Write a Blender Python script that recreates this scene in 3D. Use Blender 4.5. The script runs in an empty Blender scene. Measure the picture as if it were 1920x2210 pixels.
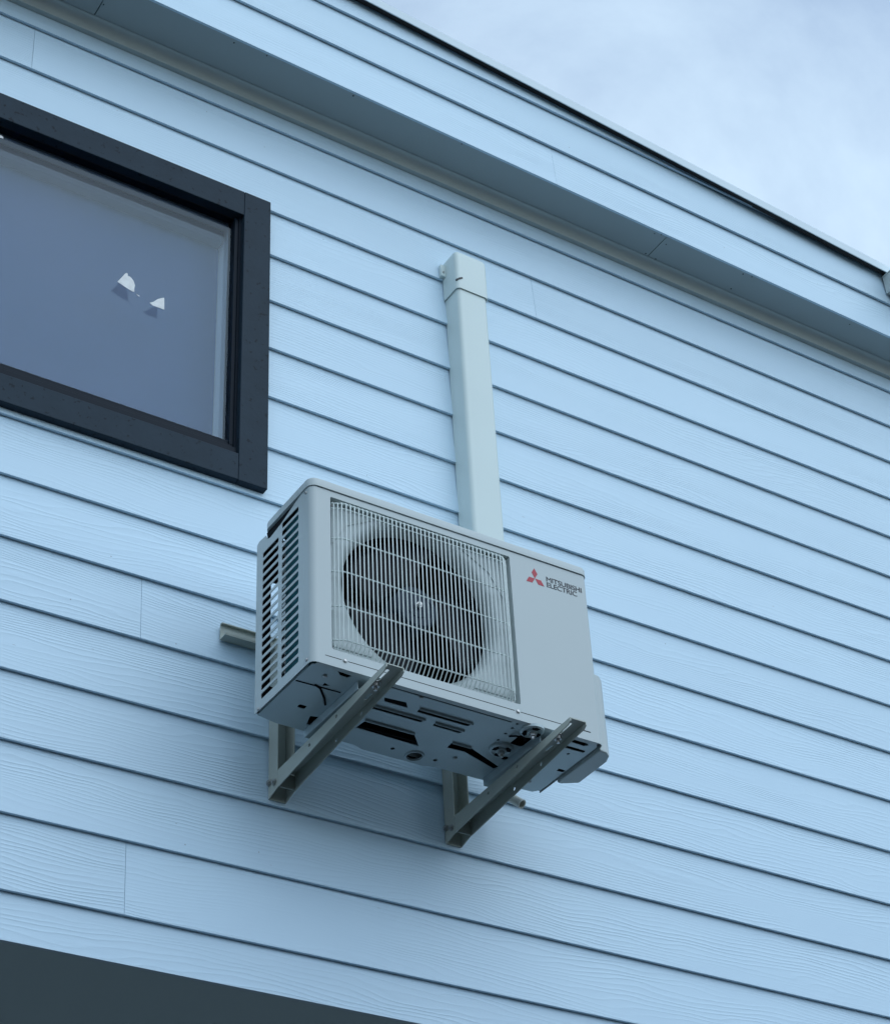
import bpy, bmesh, math, random
from mathutils import Vector, Matrix
random.seed(7)
R = math.radians
sc = bpy.context.scene
COL = sc.collection

# ------------------------------------------------------------------ camera
cam_d = bpy.data.cameras.new('camera')
cam = bpy.data.objects.new('camera', cam_d)
COL.objects.link(cam)
cam_d.sensor_fit = 'HORIZONTAL'
cam_d.sensor_width = 36.0
cam_d.lens = 36.0 * 4232.86 / 1920.0
cam_d.clip_start = 0.05
cam_d.clip_end = 500
_yaw, _pitch, _roll = 0.598234, 0.636744, -0.055388
_fw = Vector((math.sin(_yaw) * math.cos(_pitch), math.cos(_yaw) * math.cos(_pitch), math.sin(_pitch)))
_rt = Vector((math.cos(_yaw), -math.sin(_yaw), 0))
_up = _rt.cross(_fw)
_c, _s = math.cos(_roll), math.sin(_roll)
_x = _rt * _c + _up * _s
_y = _up * _c - _rt * _s
_m = Matrix((_x, _y, -_fw)).transposed().to_4x4()
_m.translation = Vector((0, -3.66, 1.6))
cam.matrix_world = _m
sc.camera = cam

# ------------------------------------------------------------------ world, sun, exposure
SUN_EL, SUN_AZ = R(45), R(160)          # azimuth clockwise from +y
world = bpy.data.worlds.new('World')
sc.world = world
world.use_nodes = True
wn, wl = world.node_tree.nodes, world.node_tree.links
bg = wn['Background']
sky = wn.new('ShaderNodeTexSky')
sky.sky_type = 'NISHITA'
sky.sun_disc = False
sky.sun_elevation = SUN_EL
sky.sun_rotation = SUN_AZ
sky.air_density = 1.0
sky.dust_density = 0.4
sky.ozone_density = 2.0
tc = wn.new('ShaderNodeTexCoord')
mp = wn.new('ShaderNodeMapping')
mp.inputs['Scale'].default_value = (1.0, 1.0, 1.6)
mp.inputs['Location'].default_value = (8.4, 2.6, 2.0)
nz = wn.new('ShaderNodeTexNoise')
nz.inputs['Scale'].default_value = 1.9
nz.inputs['Detail'].default_value = 9
nz.inputs['Roughness'].default_value = 0.58
nz.inputs['Distortion'].default_value = 0.35
rp = wn.new('ShaderNodeValToRGB')
rp.color_ramp.elements[0].position = 0.34
rp.color_ramp.elements[0].color = (0.25, 0.25, 0.25, 1)
rp.color_ramp.elements[1].position = 0.66
rp.color_ramp.elements[1].color = (1, 1, 1, 1)
mix = wn.new('ShaderNodeMix')
mix.data_type = 'RGBA'
mix.inputs['B'].default_value = (4.05, 5.1, 5.95, 1)
wl.new(tc.outputs['Generated'], mp.inputs['Vector'])
wl.new(mp.outputs['Vector'], nz.inputs['Vector'])
wl.new(nz.outputs['Fac'], rp.inputs['Fac'])
wl.new(rp.outputs['Color'], mix.inputs['Factor'])
wl.new(sky.outputs['Color'], mix.inputs['A'])
wl.new(mix.outputs['Result'], bg.inputs['Color'])
bg.inputs['Strength'].default_value = 0.12

sun_d = bpy.data.lights.new('sun', 'SUN')
sun_d.energy = 0.55
sun_d.angle = R(72)
sun_d.color = (0.82, 0.94, 1.0)
sun = bpy.data.objects.new('sun', sun_d)
COL.objects.link(sun)
_sd = Vector((math.sin(SUN_AZ) * math.cos(SUN_EL), math.cos(SUN_AZ) * math.cos(SUN_EL), math.sin(SUN_EL)))
sun.rotation_euler = _sd.to_track_quat('Z', 'Y').to_euler()
sun.location = _sd * 40

sc.view_settings.view_transform = 'Standard'
sc.view_settings.look = 'None'
sc.view_settings.gamma = 1
sc.view_settings.use_curve_mapping = False
sc.view_settings.exposure = 0.80

# ------------------------------------------------------------------ materials
def new_mat(name):
    m = bpy.data.materials.new(name)
    m.use_nodes = True
    nt = m.node_tree
    return m, nt.nodes, nt.links, nt.nodes['Principled BSDF']

def paint(name, col, rough=0.5, metal=0.0, var=0.06, scale=6.0, bump=0.02, bscale=220.0, spec=0.5, specks=0.0):
    """plain coated surface: faint blotches, fine orange-peel relief, optional dirt specks"""
    m, n, l, b = new_mat(name)
    t = n.new('ShaderNodeTexCoord')
    a = n.new('ShaderNodeTexNoise'); a.inputs['Scale'].default_value = scale; a.inputs['Detail'].default_value = 5
    l.new(t.outputs['Object'], a.inputs['Vector'])
    mx = n.new('ShaderNodeMix'); mx.data_type = 'RGBA'
    mx.inputs['A'].default_value = (*[c * (1 - var) for c in col], 1)
    mx.inputs['B'].default_value = (*[min(1, c * (1 + var)) for c in col], 1)
    l.new(a.outputs['Fac'], mx.inputs['Factor'])
    out = mx.outputs['Result']
    if specks:
        s = n.new('ShaderNodeTexNoise'); s.inputs['Scale'].default_value = 70; s.inputs['Detail'].default_value = 3
        l.new(t.outputs['Object'], s.inputs['Vector'])
        r = n.new('ShaderNodeValToRGB')
        r.color_ramp.elements[0].position = 0.63; r.color_ramp.elements[0].color = (0, 0, 0, 1)
        r.color_ramp.elements[1].position = 0.69; r.color_ramp.elements[1].color = (1, 1, 1, 1)
        l.new(s.outputs['Fac'], r.inputs['Fac'])
        mu = n.new('ShaderNodeMath'); mu.operation = 'MULTIPLY'; mu.inputs[1].default_value = specks
        l.new(r.outputs['Color'], mu.inputs[0])
        m2 = n.new('ShaderNodeMix'); m2.data_type = 'RGBA'
        m2.inputs['B'].default_value = (*[c * 0.35 for c in col], 1)
        l.new(mu.outputs[0], m2.inputs['Factor']); l.new(out, m2.inputs['A'])
        out = m2.outputs['Result']
    l.new(out, b.inputs['Base Color'])
    b.inputs['Roughness'].default_value = rough
    b.inputs['Metallic'].default_value = metal
    b.inputs['Specular IOR Level'].default_value = spec
    if bump:
        f = n.new('ShaderNodeTexNoise'); f.inputs['Scale'].default_value = bscale; f.inputs['Detail'].default_value = 2
        l.new(t.outputs['Object'], f.inputs['Vector'])
        bp = n.new('ShaderNodeBump'); bp.inputs['Strength'].default_value = bump; bp.inputs['Distance'].default_value = 0.004
        l.new(f.outputs['Fac'], bp.inputs['Height']); l.new(bp.outputs['Normal'], b.inputs['Normal'])
    return m

def siding_material(name='painted_siding', relief=0.55):
    m, n, l, b = new_mat(name)
    t = n.new('ShaderNodeTexCoord')
    oi = n.new('ShaderNodeObjectInfo')
    k = n.new('ShaderNodeMath'); k.operation = 'MULTIPLY'; k.inputs[1].default_value = 61.0
    l.new(oi.outputs['Random'], k.inputs[0])
    cx = n.new('ShaderNodeCombineXYZ')
    l.new(k.outputs[0], cx.inputs['X']); l.new(k.outputs[0], cx.inputs['Z'])
    ad = n.new('ShaderNodeVectorMath'); ad.operation = 'ADD'
    l.new(t.outputs['Object'], ad.inputs[0]); l.new(cx.outputs[0], ad.inputs[1])
    sep = n.new('ShaderNodeSeparateXYZ'); l.new(ad.outputs[0], sep.inputs[0])
    def noise(sx, sz, scale, detail=3, rough=0.5):
        mpn = n.new('ShaderNodeMapping'); mpn.inputs['Scale'].default_value = (sx, 0.0, sz)
        l.new(ad.outputs[0], mpn.inputs['Vector'])
        q = n.new('ShaderNodeTexNoise'); q.inputs['Scale'].default_value = scale
        q.inputs['Detail'].default_value = detail; q.inputs['Roughness'].default_value = rough
        l.new(mpn.outputs[0], q.inputs['Vector'])
        return q.outputs['Fac']
    def math_(op, a, c=None, v=None):
        q = n.new('ShaderNodeMath'); q.operation = op
        l.new(a, q.inputs[0])
        if c is not None: l.new(c, q.inputs[1])
        if v is not None: q.inputs[1].default_value = v
        return q.outputs[0]
    # cedar-embossed growth rings: bands across the board bent by stretched noise
    bend = noise(0.32, 1.9, 3.0, 3, 0.5)
    wob = noise(2.2, 8.0, 3.0, 2, 0.5)
    z1 = math_('MULTIPLY', sep.outputs['Z'], v=92.0)
    b1 = math_('MULTIPLY', bend, v=15.0)
    b2 = math_('MULTIPLY', wob, v=1.1)
    ph = math_('ADD', math_('ADD', z1, b1), b2)
    tri = math_('PINGPONG', ph, v=0.5)
    ridge = math_('POWER', math_('MULTIPLY', tri, v=2.0), v=2.6)
    msk = noise(0.5, 5.0, 2.2, 2, 0.5)
    mr = n.new('ShaderNodeMapRange'); mr.inputs['From Min'].default_value = 0.36; mr.inputs['From Max'].default_value = 0.62
    l.new(msk, mr.inputs['Value'])
    ridge = math_('MULTIPLY', ridge, mr.outputs[0])
    fine = noise(4.0, 60.0, 8.0, 3, 0.6)
    h = math_('ADD', ridge, math_('MULTIPLY', fine, v=0.35))
    bp = n.new('ShaderNodeBump'); bp.inputs['Strength'].default_value = relief; bp.inputs['Distance'].default_value = 0.0014
    l.new(h, bp.inputs['Height']); l.new(bp.outputs['Normal'], b.inputs['Normal'])
    # paint colour, slightly different from board to board, weathered blotches, dirt specks
    bl = noise(1.0, 1.6, 3.5, 6, 0.6)
    c1 = n.new('ShaderNodeMix'); c1.data_type = 'RGBA'
    c1.inputs['A'].default_value = (0.575, 0.74, 0.865, 1); c1.inputs['B'].default_value = (0.625, 0.79, 0.905, 1)
    l.new(bl, c1.inputs['Factor'])
    c2 = n.new('ShaderNodeMix'); c2.data_type = 'RGBA'; c2.blend_type = 'MULTIPLY'
    c2.inputs['Factor'].default_value = 1.0
    tone = n.new('ShaderNodeMapRange'); tone.inputs['To Min'].default_value = 0.955; tone.inputs['To Max'].default_value = 1.0
    l.new(oi.outputs['Random'], tone.inputs['Value'])
    cc = n.new('ShaderNodeCombineColor')
    for s in ('Red', 'Green', 'Blue'): l.new(tone.outputs[0], cc.inputs[s])
    l.new(c1.outputs['Result'], c2.inputs['A']); l.new(cc.outputs[0], c2.inputs['B'])
    vo = n.new('ShaderNodeTexVoronoi'); vo.inputs['Scale'].default_value = 8.5; vo.inputs['Randomness'].default_value = 1.0
    mpv = n.new('ShaderNodeMapping'); mpv.inputs['Scale'].default_value = (1.0, 0.0, 1.0)
    l.new(ad.outputs[0], mpv.inputs['Vector']); l.new(mpv.outputs[0], vo.inputs['Vector'])
    rs = n.new('ShaderNodeMapRange'); rs.inputs['From Min'].default_value = 0.010; rs.inputs['From Max'].default_value = 0.020
    rs.inputs['To Min'].default_value = 0.65; rs.inputs['To Max'].default_value = 0.0
    l.new(vo.outputs['Distance'], rs.inputs['Value'])
    c3 = n.new('ShaderNodeMix'); c3.data_type = 'RGBA'; c3.inputs['B'].default_value = (0.13, 0.14, 0.14, 1)
    l.new(rs.outputs[0], c3.inputs['Factor']); l.new(c2.outputs['Result'], c3.inputs['A'])
    sc1 = noise(5.0, 26.0, 3.0, 3, 0.6)
    sc2 = noise(1.0, 1.0, 1.3, 2, 0.5)
    scr = math_('MULTIPLY', math_('GREATER_THAN', sc1, v=0.73), math_('GREATER_THAN', sc2, v=0.56))
    c4 = n.new('ShaderNodeMix'); c4.data_type = 'RGBA'; c4.inputs['B'].default_value = (0.30, 0.34, 0.37, 1)
    l.new(math_('MULTIPLY', scr, v=0.55), c4.inputs['Factor']); l.new(c3.outputs['Result'], c4.inputs['A'])
    l.new(c4.outputs['Result'], b.inputs['Base Color'])
    b.inputs['Roughness'].default_value = 0.48
    b.inputs['Specular IOR Level'].default_value = 0.4
    return m

M = {}
M['siding'] = siding_material()
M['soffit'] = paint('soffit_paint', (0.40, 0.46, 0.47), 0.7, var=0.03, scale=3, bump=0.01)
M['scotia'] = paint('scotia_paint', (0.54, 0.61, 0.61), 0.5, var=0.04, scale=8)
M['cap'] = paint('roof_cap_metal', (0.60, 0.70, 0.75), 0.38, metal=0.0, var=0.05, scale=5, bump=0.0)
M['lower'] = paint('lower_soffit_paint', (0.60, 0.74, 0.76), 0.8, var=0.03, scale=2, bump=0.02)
M['trim'] = paint('charcoal_trim_paint', (0.019, 0.034, 0.050), 0.55, var=0.25, scale=14, bump=0.12, bscale=90, specks=0.8, spec=0.14)
M['alu'] = paint('charcoal_aluminium', (0.007, 0.013, 0.022), 0.5, var=0.1, scale=20, bump=0.0, spec=0.12)
M['gasket'] = paint('black_rubber', (0.008, 0.008, 0.009), 0.6, bump=0)
M['reveal'] = paint('interior_white', (0.78, 0.77, 0.76), 0.6, bump=0)
M['room'] = paint('interior_wall', (0.035, 0.035, 0.045), 0.8, bump=0)
M['blind'] = paint('mauve_blind_fabric', (0.06, 0.085, 0.17), 0.9, var=0.05, scale=4, bump=0.0)
M['head_shade'] = paint('head_shade_dark', (0.012, 0.014, 0.045), 0.8, bump=0, spec=0.1)
M['core'] = paint('wall_sheathing', (0.05, 0.05, 0.05), 0.9, bump=0)
M['ivory'] = paint('ivory_enamel', (0.49, 0.545, 0.545), 0.38, var=0.025, scale=5, bump=0.015, bscale=420)
M['wire'] = paint('ivory_wire', (0.70, 0.77, 0.75), 0.4, var=0.02, bump=0)
M['pan'] = paint('grey_steel_base', (0.46, 0.54, 0.56), 0.42, metal=0.25, var=0.09, scale=9, bump=0.03, bscale=60)
M['steel'] = paint('zinc_steel', (0.45, 0.45, 0.44), 0.35, metal=0.8, var=0.2, scale=40, bump=0)
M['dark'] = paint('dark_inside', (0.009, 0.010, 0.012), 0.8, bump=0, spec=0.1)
M['fan'] = paint('dark_fan_plastic', (0.010, 0.012, 0.016), 0.45, var=0.1, bump=0, spec=0.2)
M['hub'] = paint('fan_hub_plastic', (0.030, 0.050, 0.075), 0.5, var=0.1, bump=0, spec=0.3)
M['fin'] = paint('teal_fin_coating', (0.045, 0.24, 0.28), 0.45, metal=0.2, var=0.25, scale=30, bump=0)
M['tube'] = paint('coil_tube', (0.62, 0.62, 0.6), 0.3, metal=0.6, bump=0)
M['bracket'] = paint('beige_powder_coat', (0.43, 0.46, 0.41), 0.42, var=0.05, scale=10, bump=0.02, bscale=300)
M['duct'] = paint('cream_pvc', (0.64, 0.73, 0.71), 0.42, var=0.03, scale=7, bump=0.006)
M['pvc'] = paint('pale_pvc_pipe', (0.60, 0.60, 0.54), 0.45, bump=0)
M['red'] = paint('red_print', (0.42, 0.012, 0.03), 0.4, var=0.02, bump=0)
M['ink'] = paint('dark_print', (0.012, 0.014, 0.02), 0.4, var=0.02, bump=0)
M['paper'] = paint('torn_paper', (0.78, 0.78, 0.77), 0.8, var=0.28, scale=55, bump=0.3, bscale=120)
M['ground'] = paint('ground_mix', (0.030, 0.034, 0.036), 0.9, var=0.35, scale=0.6, bump=0.3, bscale=20)
M['plaster'] = paint('lower_wall_render', (0.30, 0.31, 0.32), 0.8, var=0.05, scale=3, bump=0.05)

M['core2'] = paint('blocker_wall_dark', (0.075, 0.085, 0.09), 0.8, var=0.2, scale=2, bump=0.1, bscale=8)
M['roof2'] = paint('blocker_roof_dark', (0.05, 0.055, 0.06), 0.7, var=0.1, scale=2, bump=0.0)

def glass_material():
    m, n, l, b = new_mat('window_glass')
    out = n['Material Output']
    n.remove(b)
    tr = n.new('ShaderNodeBsdfTransparent'); tr.inputs['Color'].default_value = (0.93, 0.96, 0.98, 1)
    gl = n.new('ShaderNodeBsdfGlossy'); gl.inputs['Roughness'].default_value = 0.0
    gl.inputs['Color'].default_value = (0.74, 0.90, 1.0, 1)
    fr = n.new('ShaderNodeFresnel'); fr.inputs['IOR'].default_value = 1.62
    mu = n.new('ShaderNodeMath'); mu.operation = 'MULTIPLY'; mu.inputs[1].default_value = 0.55
    mu.use_clamp = True
    mxs = n.new('ShaderNodeMixShader')
    ge = n.new('ShaderNodeNewGeometry')          # the inner face of a thin pane does not reflect a second time
    inv = n.new('ShaderNodeMath'); inv.operation = 'SUBTRACT'; inv.inputs[0].default_value = 1.0
    m3 = n.new('ShaderNodeMath'); m3.operation = 'MULTIPLY'
    l.new(ge.outputs['Backfacing'], inv.inputs[1])
    l.new(fr.outputs[0], mu.inputs[0]); l.new(mu.outputs[0], m3.inputs[0]); l.new(inv.outputs[0], m3.inputs[1])
    l.new(m3.outputs[0], mxs.inputs['Fac'])
    l.new(tr.outputs[0], mxs.inputs[1]); l.new(gl.outputs[0], mxs.inputs[2])
    l.new(mxs.outputs[0], out.inputs['Surface'])
    return m
M['glass'] = glass_material()

# ------------------------------------------------------------------ mesh helpers
class MB:
    def __init__(self): self.bm = bmesh.new()
    def box(self, x0, x1, y0, y1, z0, z1, mat=None):
        vs = [self.bm.verts.new(p) for p in ((x0, y0, z0), (x1, y0, z0), (x1, y1, z0), (x0, y1, z0),
                                             (x0, y0, z1), (x1, y0, z1), (x1, y1, z1), (x0, y1, z1))]
        if mat is not None:
            for v in vs: v.co = mat @ v.co
        for f in ((0, 3, 2, 1), (4, 5, 6, 7), (0, 1, 5, 4), (1, 2, 6, 5), (2, 3, 7, 6), (3, 0, 4, 7)):
            self.bm.faces.new([vs[i] for i in f])
        return self
    def tube(self, pts, r, n=8, caps=True):
        pts = [Vector(p) for p in pts]
        rings = []
        t0 = (pts[1] - pts[0]).normalized()
        ref = Vector((0, 0, 1)) if abs(t0.z) < 0.9 else Vector((1, 0, 0))
        nx = t0.cross(ref).normalized()
        for i, p in enumerate(pts):
            if i == 0: t = t0
            elif i == len(pts) - 1: t = (pts[i] - pts[i - 1]).normalized()
            else: t = ((pts[i] - pts[i - 1]).normalized() + (pts[i + 1] - pts[i]).normalized()).normalized()
            nx = (nx - t * nx.dot(t)).normalized()
            ny = t.cross(nx)
            rings.append([self.bm.verts.new(p + (nx * math.cos(2 * math.pi * k / n) + ny * math.sin(2 * math.pi * k / n)) * r) for k in range(n)])
        for a, b in zip(rings, rings[1:]):
            for k in range(n):
                self.bm.faces.new((a[k], a[(k + 1) % n], b[(k + 1) % n], b[k]))
        if caps:
            self.bm.faces.new(rings[0][::-1]); self.bm.faces.new(rings[-1])
        return self
    def lathe(self, prof, axis_o, axis, n=32, close=False):
        """prof: list of (radius, distance along axis)"""
        o, a = Vector(axis_o), Vector(axis).normalized()
        ref = Vector((0, 0, 1)) if abs(a.z) < 0.9 else Vector((1, 0, 0))
        nx = a.cross(ref).normalized(); ny = a.cross(nx)
        rings = []
        for r, d in prof:
            rings.append([self.bm.verts.new(o + a * d + (nx * math.cos(2 * math.pi * k / n) + ny * math.sin(2 * math.pi * k / n)) * max(r, 1e-5)) for k in range(n)])
        for p, q in zip(rings, rings[1:]):
            for k in range(n):
                self.bm.faces.new((p[k], p[(k + 1) % n], q[(k + 1) % n], q[k]))
        if close:
            self.bm.faces.new(rings[0][::-1]); self.bm.faces.new(rings[-1])
        return self
    def prism(self, poly, vec, place):
        """poly: 2-D points; place(a,b) -> 3-D point; extruded by vec"""
        v = Vector(vec)
        a = [self.bm.verts.new(Vector(place(*p))) for p in poly]
        b = [self.bm.verts.new(Vector(place(*p)) + v) for p in poly]
        n = len(poly)
        self.bm.faces.new(a[::-1]); self.bm.faces.new(b)
        for i in range(n):
            self.bm.faces.new((a[i], a[(i + 1) % n], b[(i + 1) % n], b[i]))
        return self
    def quad(self, *p):
        self.bm.faces.new([self.bm.verts.new(q) for q in p]); return self
    def add_mesh(self, me, mat=None):
        n0 = len(self.bm.verts)
        self.bm.from_mesh(me)
        self.bm.verts.ensure_lookup_table()
        if mat is not None:
            for v in self.bm.verts[n0:]: v.co = mat @ v.co
        return self
    def mesh(self, name):
        bmesh.ops.recalc_face_normals(self.bm, faces=self.bm.faces)
        me = bpy.data.meshes.new(name)
        self.bm.to_mesh(me); self.bm.free()
        me.polygons.foreach_set('use_smooth', [True] * len(me.polygons))
        me.set_sharp_from_angle(angle=R(32))
        return me
    def build(self, name, mat, parent=None, bevel=0.0, loc=None, seg=2):
        me = self.mesh(name)
        me.materials.append(mat)
        return link(name, me, parent, bevel, loc, seg)

def link(name, me, parent=None, bevel=0.0, loc=None, seg=2):
    o = bpy.data.objects.new(name, me)
    COL.objects.link(o)
    if parent is not None: o.parent = parent
    if loc is not None: o.location = loc
    if bevel:
        md = o.modifiers.new('bevel', 'BEVEL')
        md.width = bevel; md.segments = seg; md.limit_method = 'ANGLE'; md.angle_limit = R(40)
        md.harden_normals = True
    return o

def plate_mesh(outer, holes, th):
    """flat plate with real holes, in local XY, thickness th along +z (0..th)"""
    cu = bpy.data.curves.new('plate', 'CURVE')
    cu.dimensions = '2D'; cu.fill_mode = 'BOTH'; cu.extrude = th / 2
    for poly in [outer] + holes:
        sp = cu.splines.new('POLY'); sp.points.add(len(poly) - 1); sp.use_cyclic_u = True
        for p, q in zip(sp.points, poly): p.co = (q[0], q[1], 0, 1)
    ob = bpy.data.objects.new('plate', cu)
    me = bpy.data.meshes.new_from_object(ob)
    bpy.data.objects.remove(ob); bpy.data.curves.remove(cu)
    me.transform(Matrix.Translation((0, 0, th / 2)))
    me.materials.clear()
    return me

def frame_mat(ex, ey, ez, o=(0, 0, 0)):
    m = Matrix((ex, ey, ez)).transposed().to_4x4(); m.translation = Vector(o); return m

def circle(cx, cy, r, n=32, ry=None):
    return [(cx + r * math.cos(2 * math.pi * k / n), cy + (ry or r) * math.sin(2 * math.pi * k / n)) for k in range(n)]

def rrect(x0, x1, y0, y1, r, n=5):
    pts = []
    for cx, cy, a in ((x1 - r, y1 - r, 0), (x0 + r, y1 - r, 90), (x0 + r, y0 + r, 180), (x1 - r, y0 + r, 270)):
        for k in range(n + 1):
            t = R(a + 90 * k / n); pts.append((cx + r * math.cos(t), cy + r * math.sin(t)))
    return pts

def empty(name, label, cat, loc=(0, 0, 0), group=None):
    o = bpy.data.objects.new(name, None); COL.objects.link(o)
    o.empty_display_size = 0.1
    o.location = loc
    return tag(o, label, cat, group)

def tag(o, label=None, cat=None, group=None, kind=None):
    if label: o['label'] = label
    if cat: o['category'] = cat
    if group: o['group'] = group
    if kind: o['kind'] = kind
    return o

# ------------------------------------------------------------------ ground
g = MB().quad((-150, -150, 0), (150, -150, 0), (150, 150, 0), (-150, 150, 0)).build('ground', M['ground'])
tag(g, kind='structure')

# ------------------------------------------------------------------ unseen house shape added behind the camera to block horizon light
nb = empty('horizon_blocker', 'long low dark house shape, unseen, added behind the camera to block low sky light', 'house', (0, -11, 0))
MB().box(-16, 18, -7.0, 0.0, 0.0, 3.2).build('wall', M['core2'], nb)
MB().prism([(0.45, 3.15), (0.45, 3.3), (-3.5, 5.0), (-7.45, 3.3), (-7.45, 3.15)], (34.8, 0, 0), lambda y, z: (-16.4, y, z)).build('roof', M['roof2'], nb)
for wx in (-12, -8, -4, 1, 6, 11):
    for wz in (0.95,):
        wf = MB().box(wx, wx + 1.5, -0.03, 0.03, wz, wz + 1.2).build('window', M['trim'], nb)
        MB().box(wx + 0.07, wx + 1.43, 0.032, 0.036, wz + 0.07, wz + 1.13).build('pane', M['gasket'], wf)

# ------------------------------------------------------------------ house
XL, XR = -2.6, 7.4
house = empty('house', 'two storey house clad in pale blue white lapped weatherboards under a low parapet roof', 'house', (0, 0, 0))
Z0, S = 5.9644, 0.17872       # bottom edge of board row 0, exposure of a board
STEP, TH = 0.0115, 0.0085
ZSOF, ZLOW = 6.245, 3.35
WX0, WX1, WZ0, WZ1 = 0.56, 1.885, 4.765, 5.745     # opening in the siding for the window

def board_bm(mb, x0, x1, zb, zt, zbot):
    """one tilted lap board between zb and zt; zbot is where its (uncut) bottom edge lies"""
    yf = lambda z: (z - zbot) / S * STEP
    def ends(x):
        j = 0.0007 * math.sin(x * 1.7 + zbot * 37.0) + 0.0004 * math.sin(x * 5.3 + zbot * 91.0)
        return [(yf(zb) + 0.5 * j, zb + j), (yf(zt), zt), (yf(zt) + TH, zt), (yf(zb) + TH + 0.5 * j, zb + j)]
    a = [mb.bm.verts.new((x0, y, z)) for y, z in ends(x0)]; b = [mb.bm.verts.new((x1, y, z)) for y, z in ends(x1)]
    mb.bm.faces.new(a); mb.bm.faces.new(b[::-1])
    for i in range(4): mb.bm.faces.new((a[i], b[i], b[(i + 1) % 4], a[(i + 1) % 4]))

JOINTS = {0: [1.165, 5.1], 1: [2.887], 2: [0.1, 4.9], 3: [5.6], 4: [5.2], 5: [0.4, 6.1], 6: [4.75], 7: [5.6], 8: [-0.3, 4.95],
          9: [5.4], 10: [1.5955], 11: [4.9], 12: [0.7, 5.3], 13: [-0.2, 5.8], 14: [1.594], 15: [0.9, 4.9], -1: [0.4, 5.2]}
GAP = 0.0005
for i in range(-1, 16):
    zbot = Z0 - i * S
    ztop = zbot + S + 0.026
    if i == 15: zb = ZLOW
    else: zb = zbot
    if i == -1: ztop = ZSOF - 0.002
    xs = [XL] + sorted(JOINTS.get(i, [])) + [XR]
    cut = zbot < WZ1 and zbot + S > WZ0
    for a, b in zip(xs, xs[1:]):
        a += GAP; b -= GAP
        if cut and a < WX1 and b > WX0:
            zlo, zhi = max(zb, WZ0), min(ztop, WZ1)
            parts = []
            mbL, mbR = MB(), MB()
            if zb < WZ0:          # notched board under the window: one piece
                if a < WX0: board_bm(mbL, a, WX0, zb, ztop, zbot)
                board_bm(mbL, max(a, WX0), min(b, WX1), zb, WZ0, zbot)
                if b > WX1: board_bm(mbL, WX1, b, zb, ztop, zbot)
                parts.append(mbL)
            elif ztop > WZ1:      # board behind the head trim: notched the other way
                if a < WX0: board_bm(mbL, a, WX0, zb, ztop, zbot)
                board_bm(mbL, max(a, WX0), min(b, WX1), WZ1, ztop, zbot)
                if b > WX1: board_bm(mbL, WX1, b, zb, ztop, zbot)
                parts.append(mbL)
            else:
                if a < WX0: board_bm(mbL, a, WX0, zb, ztop, zbot); parts.append(mbL)
                if b > WX1: board_bm(mbR, WX1, b, zb, ztop, zbot); parts.append(mbR)
            for q in parts: q.build('siding_board', M['siding'], house)
        else:
            q = MB(); board_bm(q, a, b, zb, ztop, zbot); q.build('siding_board', M['siding'], house)

# sheathing and shell behind the boards (keeps the inside dark), with the window opening left free
core = MB()
YC0, YC1 = 0.024, 0.10
OX0, OX1, OZ0, OZ1 = 0.60, 1.86, 4.80, 5.73
core.box(XL, OX0, YC0, YC1, ZLOW + 0.012, 6.7)
core.box(OX1, XR, YC0, YC1, ZLOW + 0.012, 6.7)
core.box(OX0, OX1, YC0, YC1, ZLOW + 0.012, OZ0)
core.box(OX0, OX1, YC0, YC1, OZ1, 6.7)
core.box(XL, XL + 0.1, YC1, 6.0, ZLOW + 0.012, 6.7)
core.box(XR - 0.1, XR, YC1, 6.0, ZLOW + 0.012, 6.7)
core.box(XL, XR, 6.0, 6.1, ZLOW + 0.012, 6.7)
core.build('wall_core', M['core'], house)
room = MB()
room.box(XL + 0.1, XR - 0.1, YC1 + 0.002, 5.9, 6.0, 6.05)
room.box(XL + 0.1, XR - 0.1, 3.2, 3.25, 3.7, 6.0)
room.box(XL + 0.1, XR - 0.1, YC1 + 0.002, 5.9, 3.62, 3.7)
room.build('room_shell', M['room'], house)

# lower soffit under the overhanging storey, lower wall set back
MB().box(XL, XR, 0.0125, 6.1, ZLOW + 0.002, ZLOW + 0.010).build('lower_soffit', M['lower'], house)
MB().box(XL + 0.2, XR - 0.2, 1.5, 6.0, 0.0, ZLOW).build('lower_wall', M['plaster'], house)

# eave soffit panels, scotia, fascia boards, roof cap
fy = lambda x: -0.185 + (x - 1.4553) * 0.0113
def skew_box(mb, x0, x1, ya, yb, z0a, z0b, z1a, z1b):
    """box whose y faces follow the fascia line; z given at both ends"""
    c = [(x0, ya, z0a), (x1, ya, z0b), (x1, yb, z0b), (x0, yb, z0a), (x0, ya, z1a), (x1, ya, z1b), (x1, yb, z1b), (x0, yb, z1a)]
    vs = [mb.bm.verts.new((x, (fy(x) + y) if y < 0.5 else 0.02, z)) for x, y, z in c]
    for f in ((0, 3, 2, 1), (4, 5, 6, 7), (0, 1, 5, 4), (1, 2, 6, 5), (2, 3, 7, 6), (3, 0, 4, 7)):
        mb.bm.faces.new([vs[k] for k in f])
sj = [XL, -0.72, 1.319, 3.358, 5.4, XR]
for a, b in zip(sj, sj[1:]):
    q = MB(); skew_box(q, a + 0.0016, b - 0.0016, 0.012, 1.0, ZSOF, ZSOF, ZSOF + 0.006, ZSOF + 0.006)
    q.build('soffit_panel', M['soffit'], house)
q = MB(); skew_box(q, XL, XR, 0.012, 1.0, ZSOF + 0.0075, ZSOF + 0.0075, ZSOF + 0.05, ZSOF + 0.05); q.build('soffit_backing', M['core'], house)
nh = MB()
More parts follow.
